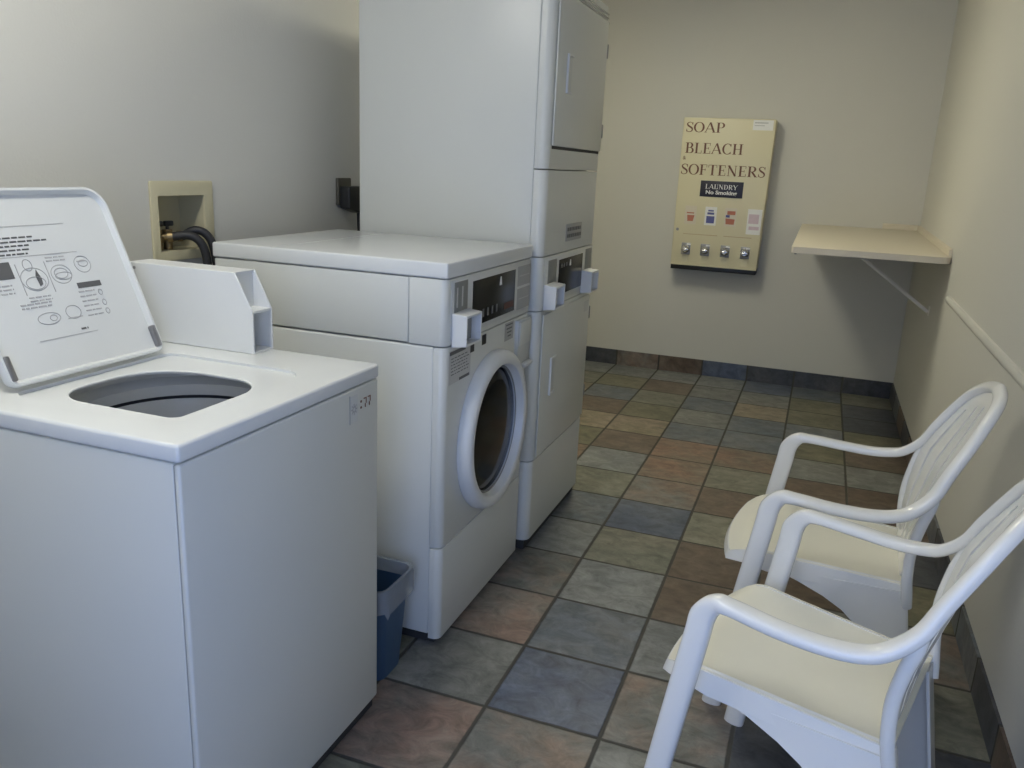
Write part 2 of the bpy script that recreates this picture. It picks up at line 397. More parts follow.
MB().box(XL-W_, XR+W_, YF-W_, YB+W_, ZC, ZC+.1).build('ceiling', M['ceil'], smooth=0, kind='structure')

# tile skirting on the back and right walls
def skirt_cells(n0, n1, f, fams):
    out = []
    for i in range(n0, n1):
        q = f(i)
        if q is None: continue
        out.append((q[0], fams(i), q[1]))
    return out
def back_q(i):
    xa, xb = max(TX0+i*TS, XL), min(TX0+(i+1)*TS, XR); y = YB-.009
    q = [(xa, y, 0), (xb, y, 0), (xb, y, BH), (xa, y, BH)]
    return q, [((p[0]-TX0)/TS-i, .08+.84*p[2]/BH if p[2] == 0 else .93) for p in q]
BF = {-3: 'd', -2: 'm', -1: 'n', 0: 'b', 1: 'd', 2: 'd', 3: 'd'}
# front faces carry the tint, a thin backing gives them depth
c = skirt_cells(i0, i1, back_q, lambda i: BF.get(i, 'n'))
o = tiled('baseboard_back', c)
def solid(o, t, direction):
    bm = bmesh.new(); bm.from_mesh(o.data)
    # extrude faces backwards to the wall
    r = bmesh.ops.extrude_face_region(bm, geom=[f for f in bm.faces])
    vs = [e for e in r['geom'] if isinstance(e, bmesh.types.BMVert)]
    bmesh.ops.translate(bm, vec=Vector(direction)*t, verts=vs)
    bmesh.ops.recalc_face_normals(bm, faces=bm.faces[:]); bm.to_mesh(o.data); bm.free()
solid(o, .009, (0, 1, 0))
def right_q(j):
    ya, yb = max(TY0+j*TS, YF), min(TY0+(j+1)*TS, YB-.009); x = XR-.009
    if yb <= ya: return None
    q = [(x, yb, 0), (x, ya, 0), (x, ya, BH), (x, yb, BH)]
    return q, [((p[1]-TY0)/TS-j, .08 if p[2] == 0 else .93) for p in q]
o = tiled('baseboard_right', skirt_cells(j0, j1, right_q, lambda j: random.choice('dndq')))
solid(o, .009, (1, 0, 0))

# chair rail on the right wall: a slim moulding that stops at the shelf
prof = [(XR, -.018), (XR-.006, -.018), (XR-.011, -.012), (XR-.013, -.003), (XR-.013, .008), (XR-.008, .016), (XR, .018)]
ys = (YF+.02, 4.10); zs = (.842, .886)
mb = MB()
rings = [[(px, yy, pz+zz) for px, pz in prof] for yy, zz in zip(ys, zs)]
mb.sweep(rings); mb.build('trim_2', M['wall'], kind='structure')

# ------------------------------------------------------------------ top-load washer (nearest, lid open)
WX, WY0, WY1, WB, WZ = -.9197, .9774, 1.6258, -1.60, .9204
def washer():
    t = thing('top_load_washer', 'white top-loading washing machine nearest the camera with its lid open', 'washing machine', ((WX+WB)/2, (WY0+WY1)/2, 0))
    # cabinet: side wrapper with a separate front panel
    cab = MB(); zt = .886
    cab.box(WB, WX-.016, WY0+.003, WY1-.003, .036, zt, .003)
    c = cab.build('cabinet', M['enamel'], t)
    boolean_cut(c, [MB().box(WB+.03, WX-.05, WY0+.03, WY1-.03, .30, zt+.05)])
    MB().box(WX-.0152, WX-.002, WY0+.003, WY1-.003, .034, zt-.001, .005).build('front_panel', M['enamel'], t)
    MB().box(WX-.0165, WX-.0145, WY0+.0045, WY1-.0045, .040, zt-.004).build('seam', M['midgrey'], t)
    MB().box(WB+.02, WX-.012, WY0+.012, WY1-.012, .004, .039).build('gap_shade', M['gap'], t)  # near-black block stands in for the shade under the cabinet
    for sx in (WB+.06, WX-.07):
        for sy in (WY0+.05, WY1-.05): MB().lathe([(0, 0), (.018, 0), (.018, .006), (.009, .010), (.009, .037), (0, .037)], (sx, sy, 0), n=16).build('foot', M['rubber'], t)
    d = MB().box(WB, WX, WY0, WY1, .8875, WZ, .007, 4).build('deck', M['enamel2'], t)
    hole = rrect(-1.345, -1.034, 1.098, 1.380, (.09, .022, .10, .13), 10)
    pan = rrect(-1.388, -1.010, 1.060, 1.470, (.03, .03, .06, .03), 6)
    boolean_cut(d, [MB().box(WB+.02, WX-.02, WY0+.02, WY1-.02, .86, .907), MB().prism(pan, 'z', .914, .99), MB().prism(hole, 'z', .80, .99)])
    # rolled lip of the opening, tub ring and basket
    h2 = rrect(-1.345, -1.034, 1.098, 1.380, (.09, .022, .10, .13), 10)
    lip = [(u, v, .9115) for u, v in h2]
    MB().tube(lip, .003, 8, closed=True).build('opening_lip', M['enamel2'], t)
    cx, cy = -1.19, 1.275
    def ring(rx, ry, z, n=64): return [(cx+rx*math.cos(2*PI*i/n), cy+ry*math.sin(2*PI*i/n), z) for i in range(n)]
    mb = MB(); mb.sweep([ring(.222, .222, .905), ring(.215, .215, .878), ring(.196, .196, .862), ring(.194, .194, .838)], caps=False); mb.build('tub_ring', M['tub'], t)
    mb = MB(); mb.sweep([ring(.197, .197, .840), ring(.203, .203, .836), ring(.203, .203, .50), ring(.15, .15, .47), ring(.02, .02, .47)], caps=False); mb.build('tub_wall', M['tubdark'], t)
    mb = MB(); mb.sweep([ring(.200, .200, .826), ring(.190, .190, .832), ring(.184, .184, .822), ring(.184, .184, .52), ring(.16, .16, .49), ring(.05, .05, .485), ring(.001, .001, .485)], caps=False); mb.build('basket', M['tub'], t)
    mb = MB(); mb.lathe([(.075, .487), (.07, .52), (.035, .56), (.033, .78), (.026, .80), (0, .80)], (cx, cy, 0), n=24)
    for a in range(3):
        ang = a*2*PI/3; mb.box(-.004, .004, .03, .075, .5, .72, .002, 2, Matrix.Translation((cx, cy, 0)) @ Matrix.Rotation(ang, 4, 'Z'))
    mb.build('agitator', M['plastic'], t)
    # opened lid: a shallow tray with a rolled rim, leaning back on its hinge line
    a = math.atan2(.150, .345); Rl = Matrix.Translation((-1.395, 0, .925)) @ Matrix.Rotation(-a, 4, 'Y')
    ly0, ly1, lh = 1.058, 1.449, .392
    lid = MB()
    poly = rrect(ly0, ly1, 0, lh, (.022, .022, .05, .05), 8)
    tp = bmesh.new()
    def loop(off, x):
        pr = rrect(ly0+off, ly1-off, off, lh-off, (max(.022-off, .008), max(.022-off, .008), .05-off*.7, .05-off*.7), 8)
        return [tp.verts.new((x, u, v)) for u, v in pr]
    loops = [loop(.003, -.004), loop(0, .002), loop(.000, .014), loop(.002, .0175), loop(.007, .0175), loop(.009, .015), loop(.013, .007), loop(.018, .006)]
    for A, B in zip(loops, loops[1:]):
        for k in range(len(A)): tp.faces.new((A[k], A[(k+1) % len(A)], B[(k+1) % len(A)], B[k]))
    tp.faces.new(loops[0][::-1]); tp.faces.new(loops[-1]); bmesh.ops.recalc_face_normals(tp, faces=tp.faces[:])
    lid.merge(tp, Rl); lo = lid.build('lid', M['enamel2'], t)
    # the two hinge ends
    for yy in (ly0+.012, ly1-.012): MB().box(.007, .021, yy-.006, yy+.006, .012, .062, .003, 2, Rl).build('hinge', M['steel'], lo)
    # faded print on the inside of the lid
    pr = MB(); fx = .0062; fx2 = .0069
    DU, DV = -.047, .037
    def bar(m, u0, u1, v0, v1): m.box(fx, fx2, max(u0+DU, ly0+.02), u1+DU, v0+DV, v1+DV, 0, 1, Rl)
    fa = MB(); rnd = random.Random(3)
    def textline(m, u0, u1, v, h=.0032):
        u = u0
        while u < u1:
            w = rnd.uniform(.006, .018); bar(m, u, min(u+w, u1), v, v+h); u += w+.0035
    u_end = ly1-.105
    textline(pr, ly0+.03, ly0+.150, .266, .006)
    for k in range(5): textline(pr, ly0+.03, ly0+(.262 if k == 1 else .225)-.006*k, .2525-.0085*k)
    bar(fa, ly0+.03, u_end+.025, .277, .2782); bar(fa, ly0+.03, u_end+.03, .214, .2152)
    bx_ = MB(); bar(bx_, ly0+.03, ly0+.152, .172, .206); bx_.build('printed_warning_box', M['ink'], lo)
    for k in range(3): textline(fa, ly0+.05, ly0+.14, .158-.008*k, .0028)
    def ell(m, cu, cv, ru, rv, th=.0016, n=26):
        pts = [Rl @ Vector((fx+.0003, cu+DU+ru*math.cos(2*PI*i/n), cv+DV+rv*math.sin(2*PI*i/n))) for i in range(n)]
        m.tube(pts, th*.5, 4, closed=True)
    cu = ly0+.193
    ell(fa, cu, .158, .022, .013); ell(fa, cu, .166, .030, .024); ell(fa, cu-.004, .196, .010, .012)
    m2 = bmesh.new(); vs = [m2.verts.new((fx2, u+DU, v+DV)) for u, v in ((cu+.006, .150), (cu+.014, .154), (cu+.016, .166), (cu+.010, .186), (cu+.004, .172))]; m2.faces.new(vs); MB().merge(m2, Rl).build('printed_flame', M['ink'], lo)
    cu = ly0+.258; ell(fa, cu, .170, .024, .020); ell(fa, cu, .172, .016, .011); ell(fa, cu+.004, .166, .020, .008)
    cu = ly0+.318; ell(fa, cu, .186, .020, .018); ell(fa, cu+.002, .188, .012, .007); bar(fa, cu-.012, cu+.012, .192, .194)
    bar(fa, ly0+.162, ly0+.1635, .135, .20); bar(fa, ly0+.228, ly0+.2295, .135, .20)
    for k in range(2): textline(fa, ly0+.165, ly0+.215, .128-.007*k, .0026); textline(fa, ly0+.235, ly0+.28, .212-.007*k-.006, .0026)
    bx_ = MB(); bar(bx_, ly0+.285, ly0+.345, .135, .147); bx_.build('printed_warning_box', M['ink'], lo)
    for k in range(6): textline(fa, ly0+.282, ly0+.322, .126-.0105*k, .0026)
    for k, cv in enumerate((.121, .098, .078)): ell(fa, ly0+.335, cv, .005, .006)
    for k in range(2): textline(fa, ly0+.14, ly0+.21, .115-.007*k, .003)
    ell(fa, ly0+.19, .083, .026, .012); ell(fa, ly0+.20, .083, .008, .006); ell(fa, ly0+.25, .088, .018, .014); bar(fa, ly0+.233, ly0+.268, .075, .0775)
    bx_ = MB(); textline(bx_, ly0+.253, ly0+.270, .048, .004); bx_.build('printed_mark', M['ink'], lo)
    bar(fa, ly0+.15, ly0+.29, .040, .041)
    pr.build('printed_text', M['ink'], lo); fa.build('faded_diagrams', M['inkfaint'], lo)
    # coin meter case on the deck, open pockets at its front
    y0, y1 = 1.549, 1.6235; zb, zt2 = WZ+.0005, 1.110; xb = -1.575; w = .0045
    side = [(xb, zb), (-1.211, zb), (-1.212, 1.022), (-1.258, zt2), (xb, zt2)]
    case = MB()
    for (a0, b0) in ((y0, y0+w), (y1-w, y1)): case.prism(side, 'y', a0, b0, .0012, 1)
    case.box(xb, -1.258, y0+w, y1-w, zt2-w, zt2-.0002); case.box(xb, xb+w, y0+w, y1-w, zb, zt2-w)
    case.box(xb+w, -1.212, y0+w, y1-w, zb, zb+w)                 # floor
    case.box(-1.262, -1.2125, y0+w, y1-w, 1.017, 1.0225)           # shelf between the pockets
    case.box(-1.268, -1.262, y0+w, y1-w, zb+w, zt2-w)              # rear wall of the pockets
    m = case.build('coin_meter_case', M['plastic'], t)
    MB().box(-1.2615, -1.254, y0+.018, y1-.022, .945, .975, .002).build('latch', M['steel'], m)
    MB().lathe([(0, -.002), (.004, -.002), (.004, 0), (0, 0)], (-1.555, y0, 1.097), 'y', 12).build('screw', M['steel'], m)
    # small worn sticker at the top right of the front panel
    yy = 1.497; x = WX-.0018
    stk = MB(); stk.box(x, x+.0008, yy, yy+.034, .807, .870, .0003, 1); stk.build('sticker', M['panel'], t, label='small worn grey sticker')
    st = MB(); st.box(x, x+.0012, yy-.0005, yy+.002, .806, .872)
    for k in range(8):
        a = k*PI/4; st.box(-.0006, .0006, -.0012, .0012, .004, .013, 0, 1, Matrix.Translation((x+.0008, yy+.018, .838)) @ Matrix.Rotation(a, 4, 'X'))
    st.tube([(x+.0009, yy+.018+.0065*math.cos(2*PI*i/16), .838+.0065*math.sin(2*PI*i/16)) for i in range(16)], .0009, 4, closed=True)
    st.build('sticker_print', M['midgrey'], t)
    nb = MB()
    for (dy, dz) in ((.046, .846), (.046, .832)): nb.box(x, x+.0012, yy+dy, yy+dy+.005, dz, dz+.005)
    for dy in (.060, .078):
        nb.box(x, x+.0012, yy+dy, yy+dy+.012, .8515, .854); nb.box(x, x+.0012, yy+dy+.0095, yy+dy+.012, .840, .853)
        nb.box(x, x+.0012, yy+dy+.0055, yy+dy+.0082, .831, .840)
    nb.build('machine_number', M['red'], t)
    return t
washer()

# ------------------------------------------------------------------ shared machine pieces
def coin_box(parent, x, y0, y1, z0, z1, dep):
    """slanted coin drawer housing that sticks out of a console; hollow front"""
    b = MB(); w = .006
    b.prism([(x, z0), (x+dep, z0+.006), (x+dep, z1-.004), (x, z1)], 'y', y0, y0+w, .0012, 1)
    b.prism([(x, z0), (x+dep, z0+.006), (x+dep, z1-.004), (x, z1)], 'y', y1-w, y1, .0012, 1)
    b.prism([(x, z1-w), (x, z1), (x+dep, z1-.004), (x+dep, z1-.004-w)], 'y', y0+w, y1-w)
    b.prism([(x, z0), (x, z0+w), (x+dep, z0+.006+w), (x+dep, z0+.006)], 'y', y0+w, y1-w)
    o = b.build('coin_box', M['plastic'], parent)
    MB().box(x+.002, x+dep*.35, y0+w, y1-w, z0+w+.006, z1-w-.006).build('coin_box_door', M['grey'], o)
    MB().lathe([(0, .004), (.010, .004), (.011, 0), (0, 0)], (x+dep*.35, (y0+y1)/2, (z0+z1)/2), 'x', 18).build('coin_box_lock', M['steel'], o)
    return o

# ------------------------------------------------------------------ front-load washer
FX, FY0, FY1, FB = -.8914, 1.9264, 2.592, -1.634
def front_loader():
    t = thing('front_load_washer', 'white front-loading washing machine with round dark door between top loader and tall stack', 'washing machine', ((FX+FB)/2, (FY0+FY1)/2, 0))
    MB().box(FB, FX-.036, FY0+.002, FY1-.002, .034, .900, .006).build('cabinet', M['enamel'], t)
    MB().box(FB+.02, FX-.020, FY0+.012, FY1-.012, .006, .036).build('gap_shade', M['gap'], t)  # dark block set nearly flush, painting in the shadow gap beneath
    for sx in (FB+.06, FX-.08):
        for sy in (FY0+.06, FY1-.06): MB().lathe([(0, 0), (.02, 0), (.02, .006), (.010, .010), (.010, .036), (0, .036)], (sx, sy, 0), n=16).build('foot', M['rubber'], t)
    # front wrap: upper and lower panels with rounded corners
    fp = MB().prism(rrect(FX-.035, FX, FY0, FY1, (.002, .022, .022, .002), 6), 'z', .316, .899, .002, 2).build('front_panel', M['enamel'], t)
    MB().prism(rrect(FX-.035, FX, FY0, FY1, (.002, .022, .022, .002), 6), 'z', .024, .312, .002, 2).build('lower_panel', M['enamel'], t)
    # console band: rear side part and the front fascia that wraps round
    MB().box(FB, FX-.112, FY0+.001, FY1-.001, .905, 1.082, .004).build('rear_shroud', M['enamel'], t)
    con = MB().prism(rrect(FX-.110, FX, FY0, FY1, (.002, .020, .020, .002), 6), 'z', .904, 1.082, .003, 2).build('console', M['enamel'], t)
    tp = MB().box(FB-.004, FX+.003, FY0-.003, FY1+.001, 1.0845, 1.1274, .006, 4).build('top', M['enamel2'], t)
    boolean_cut(tp, [MB().box(-1.4365, -1.431, FY0-.02, FY1+.02, 1.1255, 1.14)])
    MB().box(-1.4362, -1.4313, FY0+.01, FY1-.01, 1.1240, 1.1258).build('top_groove', M['lightgrey'], tp)
    x = FX
    def plate(y0, y1, z0, z1, mat, name, par, th=.002, r=.002):
        return MB().box(x-.001, x+th, y0, y1, z0, z1, r*.4, 2).build(name, mat, par)
    # framed fascia
    MB().box(x-.001, x+.0015, FY0+.028, FY1-.012, .915, 1.078, .001, 2).build('fascia_frame', M['panel'], con)
    plate(1.972, 2.060, .985, 1.071, M['grey'], 'coin_slot_plate', con, .0026)
    for k in range(2): MB().box(x+.0026, x+.0034, 1.986+.034*k, 1.993+.034*k, 1.002, 1.056).build('coin_slot', M['lightgrey'], con)
    dsp = plate(2.096, 2.436, .930, 1.061, M['disp'], 'display_panel', con, .003)
    for k in range(4): MB().box(x+.003, x+.0036, 2.17+.035*k, 2.182+.035*k, .948, .972).build('display_mark', M['dimgrey'], dsp)
    MB().box(x+.003, x+.0036, 2.345, 2.425, .945, .965).build('display_label', M['dimred'], dsp)
    MB().prism([(2.298, 1.026), (2.318, 1.026), (2.312, 1.052), (2.304, 1.052)], 'x', x+.003, x+.0036).build('lit_indicator', M['white'], dsp)
    for (z0, z1) in ((1.002, 1.066), (.925, .994)):
        pl = plate(2.460, 2.582, z0, z1, M['midgrey'], 'button_plate', con, .0022)
        MB().box(x+.0022, x+.0028, 2.475, 2.568, (z0+z1)/2-.001, (z0+z1)/2+.002).build('button_plate_line', M['lightgrey'], pl)
    coin_box(t, x+.0016, 1.960, 2.064, .897, .990, .044)
    # stickers under the console
    st = MB().box(x-.0005, x+.0006, 1.952, 2.098, .792, .886).build('instruction_sticker', M['lightgrey'], t)
    mk = MB(); rnd = random.Random(5)
    mk.box(x+.0006, x+.0011, 1.955, 2.06, .874, .884)
    for k in range(6):
        y = 1.965
        while y < 2.075:
            w = rnd.uniform(.006, .02); mk.box(x+.0006, x+.0010, y, min(y+w, 2.085), .862-.009*k, .8645-.009*k); y += w+.006
    mk.box(x+.0006, x+.0011, 2.02, 2.09, .793, .801)
    mk.build('sticker_print', M['ink'], st)
    for (y0, y1, z0, z1) in ((2.094, 2.122, .856, .882), (2.180, 2.212, .862, .892)): MB().box(x-.0005, x+.0008, y0, y1, z0, z1).build('warning_sticker', M['black'], t)
    s2 = MB().box(x-.0005, x+.0006, 2.366, 2.444, .838, .896).build('grey_sticker', M['midgrey'], t)
    mk = MB()
    for k in range(4): mk.box(x+.0006, x+.0010, 2.376+.006*k, 2.435-.004*k, .886-.012*k, .890-.012*k)
    mk.build('sticker_print', M['ink'], s2)
    # detergent drawer
    dr = MB().box(x-.001, x+.012, 2.462, 2.582, .742, .890, .002, 2).build('dispenser_drawer', M['panel'], t)
    MB().box(x+.0122, x+.0165, 2.470, 2.576, .806, .884, .002, 2).build('drawer_face', M['enamel'], dr)
    MB().prism([(x+.0005, .722), (x+.026, .728), (x+.028, .738), (x+.020, .741), (x+.0005, .7415)], 'y', 2.500, 2.578, .002, 2).build('drawer_handle', M['plastic'], dr)
    # round door
    cy, cz = 2.268, .580
    door = MB().lathe([(.249, 0), (.252, .006), (.250, .024), (.245, .034), (.236, .040), (.218, .041), (.210, .037), (.205, .022), (.201, .004), (.201, 0)], (x+.0005, cy, cz), 'x', 72, closed=True).build('door', M['plastic'], t)
    MB().lathe([(.202, .002), (.194, .008), (.15, .013), (.10, .016), (.04, .018), (0, .018)], (x+.0005, cy, cz), 'x', 64).build('door_glass', M['glass'], door)
    MB().lathe([(.2035, .005), (.2035, .013), (.196, .0150), (.194, .0130)], (x+.0005, cy, cz), 'x', 64).build('door_seal', M['grey'], door)
    mb = MB(); mb.box(x+.0005, x+.014, cy+.252, cy+.272, cz-.045, cz+.045, .005, 3); mb.build('door_latch', M['plastic'], door)
    return t
front_loader()

# ------------------------------------------------------------------ tall stacked unit
SX, SY0, SY1, SB = -.862, 2.613, 3.272, -1.562
def stack():
    t = thing('stacked_washer_dryer', 'tall white stacked laundry unit with a door above and a door below', 'stacked laundry machine', ((SX+SB)/2, (SY0+SY1)/2, 0))
    MB().box(SB, SX-.045, SY0, SY1, .045, .898, .005).build('lower_cabinet', M['enamel'], t)
    MB().box(SB+.02, SX-.016, SY0+.012, SY1-.012, .006, .050).build('gap_shade', M['gap'], t)  # black filler below the stack, coloured as the shadow there
    for sx in (SB+.06, SX-.08):
        for sy in (SY0+.06, SY1-.06): MB().lathe([(0, 0), (.02, 0), (.02, .006), (.010, .010), (.010, .047), (0, .047)], (sx, sy, 0), n=16).build('foot', M['rubber'], t)
    R4 = (.002, .030, .026, .002)
    front = lambda z0, z1, nm: MB().prism(rrect(SX-.0445, SX, SY0, SY1, R4, 7), 'z', z0, z1, .002, 2).build(nm, M['enamel'], t)
    front(.046, .350, 'lower_panel'); fd = front(.354, .896, 'lower_front')
    MB().box(SB, SX-.045, SY0, SY1, .901, 1.082, .004).build('middle_cabinet', M['enamel'], t)
    con = front(.900, 1.082, 'console')
    MB().box(SB, SX-.045, SY0, SY1, 1.086, 1.972, .005).build('upper_cabinet', M['enamel'], t)
    lp = front(1.086, 1.368, 'lint_panel'); fu = front(1.372, 1.922, 'upper_front')
    cap = front(1.926, 1.972, 'top_trim')
    x = SX
    for z in (1.929, 1.943): MB().box(x-.002, x+.004, SY0+.03, SY1-.012, z, z+.006, .002, 2).build('chrome_strip', M['chrome'], cap)
    def door(z0, z1, y0, y1, name):
        d = MB().box(x+.001, x+.007, y0, y1, z0, z1, .003, 3).build(name, M['enamel'], t); return d
    def gapframe(z0, z1, y0, y1): return MB().box(x-.001, x+.0012, y0+.004, y1-.004, z0+.004, z1-.004).build('door_gap', M['gap'], t)
    # upper door
    gapframe(1.432, 1.916, SY0+.034, SY1-.022)
    ud = door(1.446, 1.918, SY0+.032, SY1-.020, 'upper_door')
    def handle(par, y, z0, z1, h=.015):
        fr = MB()
        fr.prism([(y-.028, z0), (y+.028, z0), (y+.028, z0+.006), (y-.022, z0+.006), (y-.022, z1-.006), (y+.028, z1-.006), (y+.028, z1), (y-.028, z1)], 'x', x+.005, x+.007+h*.45, .0008, 1)
        o = fr.build('handle', M['plastic'], par)
        MB().box(x+.0068, x+.0078, y-.022, y+.028, z0+.006, z1-.006).build('finger_recess', M['panel'], o); return o
    handle(ud, 2.776, 1.618, 1.742)
    for z in (1.815, 1.522): MB().box(x+.0015, x+.010, SY1-.0195, SY1-.0105, z-.026, z+.026, .003, 2).build('hinge', M['grey'], ud)
    MB().lathe([(0, .004), (.006, .004), (.007, 0), (0, 0)], (x+.0005, SY1-.012, 1.915), 'x', 12).build('screw', M['steel'], fu)
    # grey badge on the lint panel
    v = MB().box(x-.001, x+.002, 2.872, 3.072, 1.120, 1.182, .001, 2).build('badge', M['midgrey'], lp)
    vb = MB()
    rnd = random.Random(11)
    for r in range(2):
        y = 2.884
        while y < 3.05:
            w = rnd.uniform(.010, .024); vb.box(x+.002, x+.0026, y, min(y+w, 3.062), 1.132+.024*r, 1.145+.024*r); y += w+.006
    vb.build('badge_print', M['ink'], v)
    # console details
    MB().box(x-.001, x+.0015, SY0+.038, SY1-.010, .912, 1.078, .001, 2).build('fascia_frame', M['panel'], con)
    def plate(y0, y1, z0, z1, mat, name, par, th=.0024): return MB().box(x-.001, x+th, y0, y1, z0, z1, .0008, 2).build(name, mat, par)
    plate(2.682, 2.778, .985, 1.068, M['grey'], 'coin_slot_plate', con); plate(3.152, 3.242, .985, 1.072, M['grey'], 'coin_slot_plate', con)
    dsp = plate(2.806, 3.112, .932, 1.060, M['disp'], 'display_panel', con, .003)
    MB().prism([(2.935, 1.028), (2.955, 1.028), (2.949, 1.050), (2.941, 1.050)], 'x', x+.003, x+.0036).build('lit_indicator', M['white'], dsp)
    for k in range(3): MB().box(x+.003, x+.0036, 2.83+.03*k, 2.845+.03*k, 1.030, 1.044).build('display_mark', M['dimgrey'], dsp)
    coin_box(t, x+.0016, 2.650, 2.754, .900, .988, .044); coin_box(t, x+.0016, 3.110, 3.214, .902, .992, .044)
    # lower door
    ld = door(.366, .884, SY0+.034, SY1-.022, 'lower_door')
    handle(ld, 2.778, .572, .712)
    for z in (.806, .470): MB().box(x+.0015, x+.010, SY1-.0215, SY1-.0125, z-.026, z+.026, .003, 2).build('hinge', M['grey'], ld)
    MB().box(x+.0066, x+.0076, 3.168, 3.225, .818, .862).build('door_sticker', M['panel'], ld)
    return t
stack()

# ------------------------------------------------------------------ blue bin with liner
def bin_():
    cx, cy = -1.055, 1.772
    t = thing('waste_bin', 'blue plastic waste bin with clear liner wedged between the two washing machines', 'bin', (cx, cy, 0))
    H = .285
    def loop(hx, hy, z, r=.03, dy=0): return [(cx+u, cy+v+dy, z) for u, v in rrect(-hx, hx, -hy, hy, r, 5)]
    L_ = [(.095, .062, 0), (.110, .086, H-.02), (.116, .092, H-.018), (.117, .093, H), (.111, .087, H), (.107, .083, H-.03), (.092, .060, .008)]
    mb = MB(); mb.sweep([loop(*l) for l in L_], caps=False)
    bm = mb.bm
    for z in (0, .008):
        lp = [v for v in bm.verts if abs(v.co.z-z) < 1e-5]
        lp.sort(key=lambda v: math.atan2(v.co.y-cy, v.co.x-cx)); bm.faces.new(lp)
    bmesh.ops.recalc_face_normals(bm, faces=bm.faces[:])
    mb.build('bin_body', M['bin'], t)
    # liner folded over the rim with an uneven hem
    n = len(loop(.1, .1, 0)); rnd = random.Random(2)
    def wav(i, a): return a*(math.sin(i*1.3)+.6*math.sin(i*2.7+1))
    rings = []
    for hx, hy, z, am, az in ((.1025, .0785, H-.03, .0005, 0), (.110, .0865, H+.003, 0, .0), (.118, .0945, H+.004, 0, 0), (.1200, .0965, H-.012, .0008, 0), (.1195, .0960, H-.04, .0025, 0), (.1185, .0945, H-.066, .003, .010)):
        rings.append([(p[0]+wav(i, abs(am)*.6)*(1 if p[0] > cx else -1)*.5+((.0015+abs(am)) if p[0] > cx else -(.0015+abs(am))), p[1], p[2]+wav(i+3, az)) for i, p in enumerate(loop(hx, hy, z))])
    MB().sweep(rings, caps=False).build('liner', M['liner'], t, smooth=60)
bin_()

